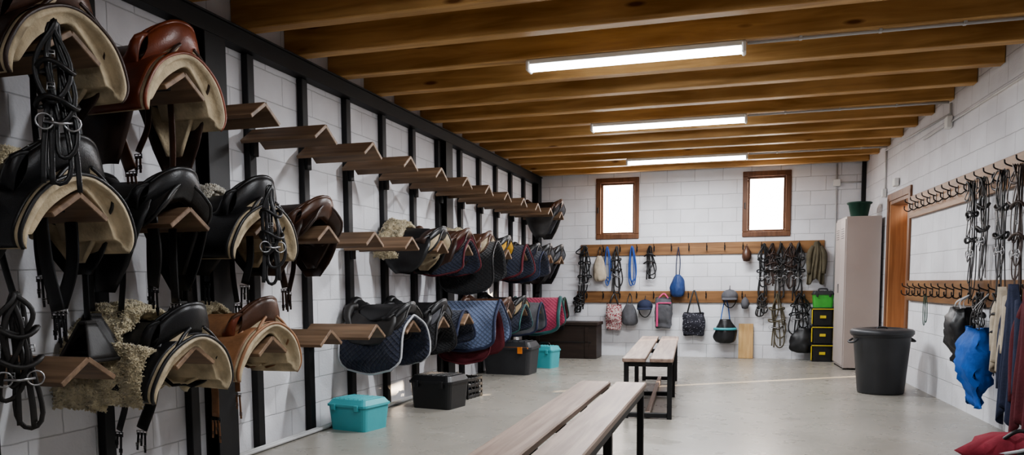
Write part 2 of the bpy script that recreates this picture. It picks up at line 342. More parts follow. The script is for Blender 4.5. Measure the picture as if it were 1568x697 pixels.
def fleece_drape(mb,mt,x0,x1,nl,fl_,z0=0,yo=0,seed=0,th=.05,amp=1.0,big=1):
    n=92;m=max(14,int(92*(x1-x0)*1.3)); rnd=random.Random(seed)
    pr=catmull([(-.325-yo,-nl),(-.31-yo,-.10),(-.26-yo,.02),(-.17-yo,.12+z0),(-.08,.19+z0),(0,.21+z0),(.08,.19+z0),(.17+yo,.12+z0),(.26+yo,.02),(.31+yo,-.10),(.325+yo,-fl_)],n)*V(big,1)
    P=np.zeros((n,m,3))
    for i in range(n):
        t=abs(-1+2*i/(n-1))
        for j in range(m):
            v=-1+2*j/(m-1); vv=math.copysign(abs(v)**.85,v); x=(x0+x1)/2+(x1-x0)/2*vv+.02*nz3(i*.14,seed,vv*2)
            y,z=pr[i]; d=.022*nz3(x*11+seed,y*11,z*11)+.012*nz3(x*30,y*30+seed,z*30)-.022*abs(v)**5
            if t>.8: z+=.04*nz3(x*9,seed,3)*(t-.8)*5
            sg=1 if y>0 else -1
            P[i,j]=(x,y+sg*d*amp*min(1,t*3),z+d*amp*(1-t*.7))
    th_=np.fromfunction(lambda i,j: th*np.clip(1-np.abs(-1+2*j/(m-1))**4*.8,.15,1),(n,m))
    mb.sheet(P,-th_,mt)
    du=np.gradient(P,axis=0); dv=np.gradient(P,axis=1); N_=-np.cross(du,dv); N_/=np.linalg.norm(N_,axis=2,keepdims=True)+1e-9
    vs=[];F=[]
    for i in range(n):
        for j in range(m):
            for q in range(4 if (i in(0,n-1) or j in (0,m-1)) else 3):
                p=P[i,j]+V(rnd.uniform(-.006,.006),rnd.uniform(-.006,.006),rnd.uniform(-.006,.006))
                d=N_[i,j]+V(rnd.gauss(0,.6),rnd.gauss(0,.6),rnd.gauss(-.3,.6))
                if j==0: d+=V(-1,0,0)
                if j==m-1: d+=V(1,0,0)
                if i in (0,n-1): d+=V(0,0,-1)
                d/=np.linalg.norm(d); e=np.cross(d,V(.3,.5,.8)); e/=np.linalg.norm(e); f=np.cross(d,e); r=.0055; L_=rnd.uniform(.006,.013)
                o=len(vs); vs+= [p+e*r,p-e*.5*r+f*.87*r,p-e*.5*r-f*.87*r,p+d*L_+e*.004]
                F+=[(o,o+1,o+3),(o+1,o+2,o+3),(o+2,o,o+3)]
    mb.add(vs,F,mt)
def arch(mb,mt,pip,x0=.26,x1=.605,sc=1.0,drop=0):
    C=catmull([(-.262,-.25-drop),(-.25,-.17),(-.19,-.065),(-.10,.005),(0,.04),(.10,.005),(.19,-.065),(.25,-.17),(.262,-.25-drop)],50)*sc
    T=np.gradient(C,axis=0); T/=np.linalg.norm(T,axis=1,keepdims=True); Nn=np.stack([-T[:,1],T[:,0]],1)
    xs=list(np.linspace(x0,x1-.05,6))+[x1-.03,x1-.014,x1-.003,x1]; ss=[1]*6+[.97,.86,.62,.3]
    P=np.zeros((50,len(xs),3)); th=np.zeros((50,len(xs)))
    for i in range(50):
        t=abs(-1+2*i/49); r=(.030+.020*math.sin(min(1,t/.9)*math.pi*.8))*math.sqrt(max(.06,1-(max(0,t-.8)/.2)**2))
        for j,x in enumerate(xs):
            rr=r*ss[j]; p=C[i]+Nn[i]*rr; P[i,j]=(x-.05*t*t,p[0],p[1]); th[i,j]=-2*rr
    mb.sheet(P,th,mt)
    mb.tube([p+V(.004,0,.002) for p in P[:,-3]],.0095,pip,6)
    Q=np.array([[ (P[i,j][0],P[i,j][1]*1.012,P[i,j][2]+.006) for j in range(0,7)] for i in range(50)]); mb.sheet(Q,.003,pip)
def make_saddle(seed,seat='blk',flap='blk',panel='crm',trim=None,fleece=None,studs=False,stirrup=0,girth=0,big=1.0,cant=.20,leath='blk',fl=.42,skirt=None,ar=None):
    rnd=random.Random(seed); mb=MB(); trim=trim or seat; skirt=skirt or seat
    nu,nv=26,21
    zc=[(0,.165),(.08,.165),(.25,.105),(.5,.085),(.75,.12),(.92,cant),(1,cant+.012)]
    hw=[(0,.07),(.12,.085),(.3,.085),(.5,.12),(.75,.185),(.9,.195),(1,.15)]
    kk=[(0,.08),(.2,.06),(.5,.07),(.8,.10),(1,.09)]
    P=np.zeros((nu,nv,3))
    for i in range(nu):
        u=i/(nu-1); w=interp(u,hw)*big; z0=interp(u,zc); k=interp(u,kk)
        for j in range(nv):
            v=-1+2*j/(nv-1); vv=math.sin(v*math.pi/2)
            P[i,j]=(.04+.53*u-.08*vv*vv*u*u,w*vv,z0-k*abs(vv)**2.6)
    mb.sheet(P,.02,seat)
    edge=[P[i,0] for i in range(0,nu)]+[P[-1,j] for j in range(1,nv-1)]+[P[i,-1] for i in range(nu-1,-1,-1)]
    mb.tube(np.array(edge)+V(0,0,-.006),.0135,trim,8)
    for s,jj in ((-1,0),(1,nv-1)):
        G=np.zeros((nu,8,3))
        for i in range(nu):
            u=i/(nu-1); e=P[i,jj]
            ey=s*(.14+.05*u)*big; ez=.02-.05*u
            for q in range(8):
                t=q/7; bul=math.sin(t*math.pi)*.018
                G[i,q]=(e[0]+(.0 if u<.8 else -.03*t*(u-.8)*5),e[1]*(1-t)+ey*t+s*bul,e[2]*(1-t)+ez*t+bul*.5)
        mb.sheet(G,.008,skirt)
        mb.tube(G[:,-1],.008,trim,6)
    B=np.zeros((nv,7,3))
    for j in range(nv):
        e=P[-1,j]
        for q in range(7):
            t=q/6; B[j,q]=(e[0]+.03*math.sin(t*3.1)-.05*t,e[1]*(1+.28*t),e[2]*(1-t)+(.035-.055*(abs(e[1])/.15))*t)
    mb.sheet(B,.01,trim)
    mb.tube(B[:,-1],.009,trim,6)
    mb.tube([V(P[0,j][0],P[0,j][1]*1.3,P[0,j][2]-.005) for j in range(nv)],[.022+.012*math.cos((j/(nv-1)-.5)*3) for j in range(nv)],trim,10)
    for s in (-1,1):
        mb.tube(catmull([(.10,s*.08,.11),(.05,s*.12,.10),(.05,s*.17,.03),(.10,s*.21,-.05)],14),[.02+.022*math.sin(math.pi*min(1,(k+1)/13)) for k in range(14)],flap,10)
    fl+=rnd.uniform(-.02,.02)
    pc=catmull([(.045,.105),(.11,.065),(.175,.0),(.22,-.08),(.245,-.18),(.255,-fl)],20)
    def flapgrid(s,off,a1,xa,xb,start=.62,ex=2.6):
        n=22;m=13; P=np.zeros((n,m,3))
        for i in range(n):
            a=i/(n-1)*a1; c=(np.interp(a*19,range(20),pc[:,0]),np.interp(a*19,range(20),pc[:,1]))
            t=i/(n-1); rr=1.0 if t<start else max(.12,(1-((t-start)/(1.0-start))**ex))**.5
            lo=np.interp(t,[0,.5,1],xa); hi=np.interp(t,[0,.5,1],xb); mid=(lo+hi)/2; h_=(hi-lo)/2*rr
            for j in range(m):
                v=-1+2*j/(m-1); x=mid+h_*v
                P[i,j]=(x,s*(c[0]+off+.012*math.sin(x*14+seed)*t-.03*v*v*t),c[1]+off*.6)
        return P if s>0 else P[:,::-1]
    for s in (-1,1):
        mb.sheet(flapgrid(s,.012,1,[.13,.05,.10],[.47,.52,.46]),.008,flap)
        g=flapgrid(s,.024,.45,[.18,.13,.18],[.46,.50,.46]); mb.sheet(g,.008,leath)
        G=flapgrid(s,.004,.72,[.14,.10,.14],[.575,.585,.52],.6,3)
        n,m=G.shape[:2]
        th=np.array([[ -(.085*(1-abs(-1+2*j/(m-1))**5*.75)*(1-.55*(i/(n-1))**1.5)*(.35+.65*min(1,i/(n-1)*4))) for j in range(m)] for i in range(n)])
        mb.sheet(G,th,panel)
        e=[G[i,0] for i in range(n)]+[G[-1,j] for j in range(1,m)]+[G[i,-1] for i in range(n-2,-1,-1)]
        mb.tube(e,.009,flap,6)
        G2=flapgrid(s,-.002,.93,[.2,.12,.16],[.45,.50,.42]); mb.sheet(G2,-.018,panel)
    if fleece: fleece_drape(mb,fleece,-.0,.24,.15,.15,-.015,0,seed,.05,1,.85)
    if studs:
        for i in range(6,nu,2):
            for j in range(1,nv-1,2):
                p=P[i,j]; mb.lathe([(.0001,.006),(.004,.004),(.006,0),(.0001,-.001)],p,'met',6)
    for s in ((-1,) if stirrup==1 else (-1,1) if stirrup==2 else ()):
        x=.25+rnd.uniform(-.04,.04); L_=rnd.uniform(.46,.6)
        ribbon(mb,[(x,s*.14,.09),(x,s*.235,-.02),(x+.01,s*.285,-.15),(x+.02,s*.285,-L_)],.038,leath,(0,1,0),20,.14)
        buckle(mb,x,s*.292,-.1,.04)
        c=V(x+.02,s*.285,-L_-.02)
        if stirrup==2 and seed>2:
            o=[c+V(*p) for p in [(-.02,-.03,.0),(.02,-.03,.0),(.09,-.09,-.17),(-.09,-.09,-.17),(-.02,.03,.0),(.02,.03,.0),(.09,.09,-.17),(-.09,.09,-.17)]]
            for A in ((0,3,7,4),(1,2,6,5)):
                G=[o[k] for k in A]; S=np.array([[G[0]*(1-u)*(1-w_)+G[1]*(u)*(1-w_)+G[2]*u*w_+G[3]*(1-u)*w_ for w_ in np.linspace(0,1,6)] for u in np.linspace(0,1,8)]); mb.sheet(S,.008,'blk2')
            mb.box(c+V(0,0,-.175),(.19,.19,.016),'blk2',.004); mb.box(c+V(0,0,.0),(.05,.07,.02),'blk2',.006)
        else:
            for q in (-1,1): mb.tube(catmull([c+V(0,0,.02),c+V(q*.035,0,-.03),c+V(q*.065,0,-.12)],8),.008,'blackm',6)
            mb.box(c+V(0,0,-.125),(.15,.07,.018),'blackm',.004)
    for g in range(girth):
        x=.16+.10*g+rnd.uniform(-.02,.02); s=-1 if g%2 else 1; yy=s*(.17-.02*g); Lg=.46+rnd.uniform(-.12,.10); sw=rnd.uniform(-.06,.06); wd=rnd.choice([.04,.055,.075]); bk_=rnd.choice(['met','blackm'])
        ribbon(mb,[(x,yy,-.05),(x+.01,yy*.9,-Lg*.6),(x+sw,yy*.8,-Lg)],wd,leath,(0,1,0),14,.12)
        for q in ((-.022,0,.022) if wd>.05 else (-.011,.011)):
            l2=rnd.uniform(.07,.15)
            buckle(mb,x+sw+q,yy*.8,-Lg-.02,.022,bk_)
            ribbon(mb,[(x+sw+q,yy*.8,-Lg-.02),(x+sw*1.1+q*1.2,yy*.8,-Lg-.02-l2)],.015,leath,(0,1,0),4,.2)
            buckle(mb,x+sw*1.1+q*1.15,yy*.8,-Lg-l2+.01,.018,bk_)
    if ar: arch(mb,ar[0],ar[1])
    return mb
def make_pad(mb,mt,border,x0=.02,x1=.62,nl=.42,fl_=.42,z0=0,th=.02,seed=0,yo=0):
    n=44;m=18; pr=pad_profile(nl,fl_,z0,n,yo); P=np.zeros((n,m,3)); c=(x0+x1)/2; h_=(x1-x0)/2
    for i in range(n):
        t=abs(-1+2*i/(n-1)); cr=1 if t<.86 else math.sqrt(max(.05,1-((t-.86)/.145)**2*.55))
        for j in range(m):
            v=-1+2*j/(m-1); x=c+h_*v*cr*(.94+.06*t)
            y,z=pr[i]; w=.022*nz3(x*6+seed,z*5,y*2+seed)*(0.3+t)*2
            P[i,j]=(x,y+(w if y>0 else -w),z-.02*t*math.cos(v*2.5)+.02*t*v*nz3(seed,1,2)*3)
    mb.sheet(P,-th,mt)
    if border:
        e=[P[i,0] for i in range(n)]+[P[-1,j] for j in range(1,m)]+[P[i,-1] for i in range(n-2,-1,-1)]+[P[0,j] for j in range(m-2,0,-1)]
        mb.tube(e,th*.5,border,6,True)
def place(mb,name,c,r,dx=0,dz=0,rz=0):
    o=mb.obj(name,(WX+.052+dx,3.32+.675*(c-1),ROWZ[r]+.012+dz),rz+random.uniform(-.06,.06)); o.rotation_euler[1]=random.uniform(-.03,.05); return o
place(make_saddle(1,'dbr','dbr','crm','brn',None,False,2,3,1.15,.19,'blk',.34,ar=('crm','dbr')),'riding_saddle',0,0)
place(make_saddle(2,'red','dbr','crm','red',None,False,0,3,1.1,.21,'brn',.47,'red',ar=('crm','red')),'riding_saddle',1,0)
place(make_saddle(3,'blk','blk','crm','blk','fle',True,2,4,1.15,.22,'blk',.36,ar=('crm','blk')),'riding_saddle',0,1)
place(make_saddle(4,'blk','blk','blk2','blk',None,False,2,4,1.05,.18,'blk2',.44),'riding_saddle',1,1)
place(make_saddle(5,'blk','blk2','crm','blk','flw',False,1,3,1.05,.22,'blk',.34,ar=('crm','blk')),'riding_saddle',2,1)
place(make_saddle(6,'brn','dbr','dbr','brn',None,False,0,2,1.1,.16,'dbr',.34,'brn'),'riding_saddle',3,1)
s=make_saddle(7,'blk','blk','crm','blk',None,False,0,2,1.05,.22,'blk',.26,ar=('crm','blk'))
fleece_drape(s,'fle',-.03,.30,.29,.25,.0,.0,7,.06,1.2,1.04); fleece_drape(s,'fle',.2,.50,.25,.12,-.13,.0,27,.05,1.0,1.0)
place(s,'riding_saddle_with_fleece',1,2)
s=make_saddle(8,'brn','tnl','crm','brn',None,False,0,2,1.0,.21,'tnl',.24,'red',ar=('crm','tnl'))
fleece_drape(s,'fle',0,.20,.15,.15,-.02,0,17,.05,1,.88); 
for sg in (-1,1):
    pass
place(s,'riding_saddle_with_fleece',2,2)
place(make_saddle(11,'dbr','blk','crm','blk','fle',False,0,0,1,.14,'blk',.3),'riding_saddle',6,1)
s=make_saddle(12,'brn','dbr','mar','brn',None,False,0,0,1,.14,'brn',.3); make_pad(s,'navy','mar',.02,.6,.30,.3,0,.02,2,.012); place(s,'riding_saddle_with_pad',7,1)
s=make_saddle(13,'brn','brn','crm','brn','fle',False,0,0,.9,.14,'brn',.3); make_pad(s,'blkq','blkp',.06,.66,.50,.4,0,.02,3,.03); place(s,'riding_saddle_with_pad',8,1)
s=make_saddle(14,'blk','blk','yel','blk',None,False,0,0,1,.14,'blk',.25); place(s,'riding_saddle',9,1)
s=MB(); make_pad(s,'navy','mar',.02,.62,.34,.34,.02,.03,4,.0); place(s,'saddle_pad',10,1)
s=make_saddle(15,'blk','blk','navy','blk',None,False,0,0,.9,.14,'blk',.28); make_pad(s,'navy','nvc',.02,.66,.36,.3,0,.02,5,.014); place(s,'riding_saddle_with_pad',11,1)
place(make_saddle(16,'blk','blk2','gry','blk',None,False,0,0,1,.15,'blk'),'riding_saddle',12,1)
place(make_saddle(17,'dbr','blk','gry','blk',None,False,0,1,1,.16,'blk'),'riding_saddle',13,1)
place(make_saddle(18,'brn','blk2','gry','brn',None,False,0,1,.95,.15,'blk'),'riding_saddle',13,0)
s=make_saddle(21,'blk','blk2','blk2','blk',None,False,0,0,1,.13,'blk',.22); make_pad(s,'navy','wht',.0,.60,.42,.40,-.01,.018,6,.03); place(s,'riding_saddle_with_pad',5,2)
s=make_saddle(22,'blk','blk','gry','blk',None,False,0,0,1,.15,'blk',.3); make_pad(s,'blkq','blkp',.02,.58,.34,.36,0,.022,8,.03); place(s,'riding_saddle_with_pad',6,2)
s=MB(); make_pad(s,'navy','nvc',.04,.54,.26,.3,.0,.03,9); place(s,'saddle_pad',7,2)
s=MB(); make_pad(s,'mar','mar',.04,.64,.54,.5,.0,.02,10,.0); make_pad(s,'bluq','nvc',.0,.70,.40,.4,.07,.035,11,.04); place(s,'saddle_pad',8,2)
place(make_saddle(24,'brn','brn','dbr','brn',None,False,0,1,1,.14,'brn',.35),'riding_saddle',9,2)
s=make_saddle(25,'blk','blk','tan','blk',None,False,0,0,1,.14,'blk',.25); make_pad(s,'navy','teaq',.03,.6,.32,.3,0,.02,12,.012); place(s,'riding_saddle_with_pad',10,2)
s=MB(); make_pad(s,'gry','nvc',.02,.62,.36,.34,.02,.03,14); place(s,'saddle_pad',11,2)
s=MB(); make_pad(s,'pnk','teaq',.02,.72,.40,.34,.05,.05,13); place(s,'saddle_pad',12,2)
s=MB(); make_pad(s,'mar','dgn',.02,.62,.3,.3,.02,.03,15); place(s,'saddle_pad',13,2)
# ------------------------------------------------------------ windows
for k,(x0,x1,z0,z1) in enumerate(wins):
    mb=MB(); t=.075; y=D+.02; d=.09
    mb.box(((x0+x1)/2,y,z0+t/2),(x1-x0,d,t),'frame',.006); mb.box(((x0+x1)/2,y,z1-t/2),(x1-x0,d,t),'frame',.006)
    mb.box((x0+t/2,y,(z0+z1)/2),(t,d,z1-z0-2*t),'frame',.006); mb.box((x1-t/2,y,(z0+z1)/2),(t,d,z1-z0-2*t),'frame',.006)
    t2=.03; a0,a1,b0,b1=x0+t,x1-t,z0+t,z1-t; y2=D+.045
    mb.box(((a0+a1)/2,y2,b0+t2/2),(a1-a0,.05,t2),'frame',.004); mb.box(((a0+a1)/2,y2,b1-t2/2),(a1-a0,.05,t2),'frame',.004)
    mb.box((a0+t2/2,y2,(b0+b1)/2),(t2,.05,b1-b0-2*t2),'frame',.004); mb.box((a1-t2/2,y2,(b0+b1)/2),(t2,.05,b1-b0-2*t2),'frame',.004)
    mb.box((x0+.035,D-.035,(z0+z1)/2-.02),(.016,.03,.09),'blackm',.004)
    mb.obj('window_%d'%(k+1))
# ------------------------------------------------------------ door
e=bpy.data.objects.new('door_1',None); COL.objects.link(e); e.location=(BX,D,0); e.rotation_euler=(0,0,RANG)
mb=MB(); t=.05
mb.box((D0+t/2,.11,1.06),(t,.24,2.12),'jamb_glow',.006); mb.box((D1-t/2,.11,1.06),(t,.24,2.12),'doorw',.006); mb.box(((D0+D1)/2,.11,2.12-t/2),(D1-D0-2*t,.24,t),'doorw',.006)
for a in (D0-.035,D1+.035): mb.box((a,-.012,1.08),(.09,.022,2.16),'doorw',.004)
mb.box(((D0+D1)/2,-.012,2.16),(D1-D0+.16,.022,.09),'doorw',.004)
fr=mb.obj('door_frame'); fr.parent=e
mb=MB(); lw=D1-D0-2*t-.01
mb.box((-lw/2,.02,1.03),(lw,.04,2.04),'doorw',.005)
for z in (.55,1.5): mb.box((-lw/2,-.004,z),(lw*.66,.012,.7),'doorw',.012)
mb.tube([(-lw+.06,-.01,1.03),(-lw+.06,-.055,1.03),(-lw+.17,-.055,1.03)],.009,'met')
lf=mb.obj('door_leaf',(D1-t,.20,0),-math.radians(11)); lf.parent=e
mb=MB(); mb.box((8,12,-.16),(11,30,.1),'floor',0); mb.obj('exterior_ground')
# ------------------------------------------------------------ hook boards
def hook(mb,x,z,y=-.025,s=1,m='blackm'):
    mb.box((x,y,z),(.022*s,.006,.075*s),m,.002)
    mb.tube(catmull([(x,y,z-.02*s),(x,y-.03*s,z-.045*s),(x,y-.065*s,z-.03*s),(x,y-.07*s,z+.005*s)],10),.005*s,m,6)
    mb.tube(catmull([(x,y,z+.02*s),(x,y-.03*s,z+.03*s),(x,y-.06*s,z+.045*s),(x,y-.065*s,z+.07*s)],10),.005*s,m,6)
mb=MB(); mb.box(((-2.57+1.02)/2,-.014,1.65),(3.59,.026,.18),'board',.004)
HX=[-2.47+.262*i for i in range(14)]
for x in HX: hook(mb,x,1.66)
mb.obj('hook_board',(0,D,0))
mb=MB(); mb.box(((-2.63+1.03)/2,-.014,.92),(3.66,.026,.18),'board',.004)
for x in HX: hook(mb,x,.94)
mb.obj('hook_board',(0,D,0))
s0=right(9.60); s1=right(4.6)
for (z0,z1) in ((1.83,2.07),(.93,1.15)):
    mb=MB(); mb.box(((s0+s1)/2,-.018,(z0+z1)/2),(s1-s0,.034,z1-z0),'board',.004); x=s0+.12
    while x<s1: hook(mb,x,(z0+z1)/2,-.036,1.15); x+=.22
    mb.obj('hook_board',(BX,D,0),RANG)
# ------------------------------------------------------------ hanging tack
def bridle(w,h,m,seed,n=4,metal=True):
    rnd=random.Random(seed); mb=MB()
    for k in range(n):
        hk=h*(1-.17*k+rnd.uniform(-.06,.06)) if k else h; wk=w*(.35+.65*rnd.random())/2; off=rnd.uniform(-.25,.25)*w
        pts=[]
        for i in range(28):
            a=2*math.pi*i/28; s_=math.sin(a); r=(1-math.cos(a))/2
            pts.append((off*r+wk*s_*(.25+.75*r)+.012*math.sin(3*a+k),-.07-.012*k+.01*math.sin(2*a+seed),-hk*r))
        mb.tube(pts,.0095,m,6,True,flat=((0,1,0),.35))
    for zz,ww in ((.28,.8),(.5,.9)):
        c=[(ww*w/2*math.cos(a),-.09+.035*math.sin(a),-h*zz+.02*math.sin(a*2+seed)) for a in np.linspace(0,2*math.pi,20,endpoint=False)]
        mb.tube(c,.011,m,6,True,flat=((0,0,1),.9))
    if metal:
        for s in (-1,1):
            c=[(s*w*.3+.03*math.cos(a),-.10,-h*.62+.03*math.sin(a)) for a in np.linspace(0,2*math.pi,14,endpoint=False)]; mb.tube(c,.004,'met',6,True)
        mb.tube([(-w*.3,-.10,-h*.62),(0,-.11,-h*.63),(w*.3,-.10,-h*.62)],.006,'met',6)
        for q in range(3): buckle(mb,rnd.uniform(-.3,.3)*w,-.095,-h*(.2+.2*q),.026)
    for q in range(3):
        x=rnd.uniform(-.4,.4)*w; ribbon(mb,[(x*.6,-.08,-h*.5),(x,-.08,-h*.8),(x*1.1,-.08,-h*(.95+.1*rnd.random()))],.02,m,(0,1,0),10,.2)
    return mb
def rope(w,h,m,seed,n=4,r=.009):
    rnd=random.Random(seed); mb=MB()
    for k in range(n):
        hk=h*(.7+.3*rnd.random()); wk=w*(.5+.5*rnd.random())/2; off=rnd.uniform(-.15,.15)*w; pts=[]
        for i in range(28):
            a=2*math.pi*i/28; q=(1-math.cos(a))/2; pts.append((off*q+wk*math.sin(a)*(.4+.6*q),-.06-.018*k,-hk*q))
        mb.tube(pts,r,m,6,True)
    return mb
def sack(w,h,d,m,strap,seed=0,top=.35,str_h=.25,band=None):
    mb=MB(); prof=[]
    for i in range(18):
        t=i/17; z=-str_h-h*(1-t)
        r=interp(t,[(0,.45),(.08,.85),(.3,1.0),(.6,.88),(.85,.6),(1,top)]); prof.append((w/2*r,z))
    mb.lathe(prof,(seed*.01,-.06-d/2,0),m,28,1,d/w,.22)
    for s in (-1,1): ribbon(mb,[(0,-.07,0),(s*w*.12,-.07,-str_h*.5),(s*w/2*top*.9,-.06-d/2,-str_h-.01)],.014,strap,(0,1,0),12,.4)
    if band: mb.lathe([(w/2*.93,-str_h-h*.45),(w/2*1.06,-str_h-h*.44),(w/2*1.06,-str_h-h*.36),(w/2*.93,-str_h-h*.35)],(0,-.06-d/2,0),band,28,1,d/w)
    return mb
def tote(w,h,m,strap,hh=.22,wr=.008,dp=.05,taper=.84):
    mb=MB(); n=18; pr=[]
    for i in range(n):
        t=i/(n-1); ww=w/2*(taper+(1-taper)*math.sin(t*math.pi*.8+.3)); z=-hh-h*t; dd=dp*math.sin(math.pi*min(1,t*1.05+.08))+.012
        pr.append((ww,z,dd))
    vs=[];seg=30
    for ww,z,dd in pr:
        for k in range(seg):
            a=2*math.pi*k/seg; ca,sa=math.cos(a),math.sin(a); e=.55
            q=wr*nz3(ca*5+w*9,z*14,sa*2)*2
            vs.append((ww*abs(ca)**e*(1 if ca>0 else -1)+q,-.06-dp+dd*abs(sa)**.9*(1 if sa>0 else -1)+q*1.6,z+.012*math.sin(a*2)))
    F=[(i*seg+k,i*seg+(k+1)%seg,(i+1)*seg+(k+1)%seg,(i+1)*seg+k) for i in range(n-1) for k in range(seg)]+[tuple((n-1)*seg+k for k in range(seg)),tuple(range(seg))]
    mb.add(vs,F,m)
    for yy in (-.05-dp,-.075-dp): ribbon(mb,[(-w*.3,yy,-hh-.03),(-w*.16,yy,-hh*.5),(0,-.085,0),(w*.16,yy,-hh*.5),(w*.3,yy,-hh-.03)],.022,strap,(0,1,0),20,.25)
    return mb
def jacket(w,h,m):
    mb=MB(); P=np.zeros((22,30,3))
    for i in range(22):
        t=i/21
        for j in range(30):
            v=-1+2*j/29; ww=w/2*(.25+.75*min(1,t*1.6)**.7)
            P[i,j]=(ww*v+.01*math.sin(t*5),-.08-.05*(1-v*v)-.022*math.sin(v*13+t*2)*t,-h*t*(1-.08*math.cos(v*4)))
    mb.sheet(P,.012,m)
    for s in (-1,1): mb.tube(catmull([(s*w*.2,-.08,-h*.12),(s*w*.42,-.09,-h*.35),(s*w*.40,-.10,-h*.8)],12),[.03+.012*math.sin(k/11*3) for k in range(12)],m,10)
    return mb
def helmet(m,r=.11):
    mb=MB(); prof=[(r*math.cos(a),r*.85*math.sin(a)) for a in np.linspace(-.25,math.pi/2-.02,12)]
    mb.lathe(prof,(0,-.14,0),m,24,1,1.15)
    P=np.zeros((10,5,3))
    for i in range(10):
        a=math.radians(200+140*i/9)
        for j in range(5):
            rr=r*(.97+.09*j*math.sin(math.pi*i/9)); P[i,j]=(rr*math.cos(a),-.14+rr*1.15*math.sin(a),-.02-.008*j)
    mb.sheet(P,.006,m)
    mb.lathe([(.012,.0),(.012,.008),(.001,.010)],(0,-.14,r*.84),m,10)
    ribbon(mb,[(-r*.9,-.14,-.02),(-r*.5,-.16,-.13),(r*.1,-.16,-.17),(r*.6,-.15,-.12),(r*.9,-.14,-.02)],.016,'blkp',(0,1,0),14,.4)
    mb.tube([(0,-.14,r*.8),(0,-.1,r*1.1),(0,-.06,r*1.3)],.006,'blkp',6)
    return mb
def bk(mb,name,x,z): return mb.obj(name,(x,D-.02,z))
def xb(px): return float(np.interp(px,[850,950,1050,1150,1250,1330],[-2.99,-1.95,-.95,.01,.92,1.62]))
bk(bridle(.24,.95,'blk',31,6),'bridle',xb(898),1.72)
bk(sack(.20,.40,.12,'bei','blk',0,.3,.14),'feed_bag',xb(921),1.70)
bk(rope(.16,.62,'rope',33,3),'rope_halter',xb(932),1.70)
bk(bridle(.18,.72,'blk2',34,4),'bridle',xb(946),1.70)
bk(rope(.17,.62,'rope',35,4),'rope_halter',xb(970),1.70)
bk(bridle(.2,.5,'blk',36,3,False),'lead_rein',xb(997),1.70)
bk(sack(.22,.34,.16,'dbl','nvc',0,.25,.42),'drawstring_bag',xb(1040),1.68)
s=MB(); s.lathe([(.001,-.26),(.05,-.25),(.07,-.19),(.06,-.11),(.03,-.07),(.02,-.03),(.001,-.02)],(0,-.1,0),'brn',16); s.tube([(0,-.07,0),(0,-.1,-.05)],.005,'blk'); bk(s,'leather_pouch',xb(1143),1.70)
for px,hh,sd,m in ((1169,.8,41,'blk'),(1182,.6,42,'dbr'),(1195,.8,43,'blk2'),(1222,.8,44,'blk'),(1210,.65,45,'dbr')): bk(bridle(.2,hh,m,sd,5),'bridle',xb(px),1.70)
bk(jacket(.24,.58,'olv'),'jacket',xb(1249),1.72)
bk(bridle(.2,.3,'blk',50,4),'bridle',xb(889),.98)
bk(tote(.25,.40,'rdp','blk',.16),'tote_bag',xb(943),.97)
bk(sack(.24,.34,.14,'gry','blk',0,.35,.16),'drawstring_bag',xb(967),.98)
bk(helmet('nvc',.12),'riding_cap',xb(991),.78)
s=tote(.26,.46,'gry','pink',.06); s.box((-.09,-.172,-.32),(.03,.012,.36),'pink',.004); s.box((.02,-.172,-.14),(.2,.012,.02),'pink',.004); bk(s,'backpack',xb(1019),.97)
bk(tote(.34,.34,'dot','blk',.34,.008,.05,.8),'tote_bag',xb(1065),1.02)
bk(helmet('gry',.12),'riding_helmet',xb(1119),.93)
bk(sack(.32,.36,.20,'blkp','blu',0,.45,.34,'teal'),'grooming_bag',xb(1113),.93)
s=MB(); s.lathe([(.001,-.22),(.045,-.21),(.06,-.15),(.05,-.09),(.02,-.05),(.001,-.04)],(0,-.1,0),'gry',16); s.tube([(0,-.07,0),(0,-.1,-.07)],.005,'blk'); bk(s,'leather_pouch',xb(1142),.96)
bk(bridle(.16,.34,'blk2',52,3),'bridle',xb(1168),.97)
bk(bridle(.26,.80,'olv',53,4),'bridle',xb(1191),.97)
bk(bridle(.3,.6,'blk',54,5),'bridle',xb(1225),.97)
bk(sack(.40,.36,.2,'blkp','blk',0,.5,.5),'saddle_bag',xb(1232),.97)
s=MB(); s.box((0,0,.26),(.21,.025,.52),'ply',.004,Matrix.Rotation(-.09,3,'X')); s.obj('wooden_board',(xb(1144),D-.06,0))
# bridles hung over the near rack ends
bridle(.16,.62,'blk',81,4).obj('bridle',(WX+.64,2.52,2.17),.9)
bridle(.14,.55,'blk',82,3).obj('bridle',(WX+.66,3.90,1.70),.9)
bridle(.18,.55,'blk2',83,5).obj('bridle',(WX+.45,2.45,1.12),.9)
# ------------------------------------------------------------ benches
def bench(name,loc,rot,L_=2.75):
    mb=MB(); W=.42; z=.50; w1=(W-.035)/2
    for s in (-1,1): mb.box((s*(w1/2+.0175),0,z),(w1,L_,.035),'bench',.006)
    t=.04; hz=z-.0175
    ys=[-L_/2+.06,0,L_/2-.06]
    for y in ys:
        for s in (-1,1): mb.box((s*(W/2-.03),y,hz/2),(t,t,hz),'steel',.003)
        mb.box((0,y,hz-t/2),(W-.06-t,t,t),'steel',.003)
        mb.box((0,y,t/2+.01),(W-.06-t,t,t),'steel',.003)
    for s in (-1,1): mb.box((s*(W/2-.03),0,hz-t/2),(t,L_-.12-t,t),'steel',.003)
    mb.box((0,0,t/2+.012),(t,L_-.16,t),'bench',.003)
    return mb.obj(name,loc,rot)
bench('wooden_bench',(-.90,7.86,0),math.atan2(.19,2.7),2.72)
bench('wooden_bench',(-.80,3.55,0),math.atan2(.05,2.7),2.75)
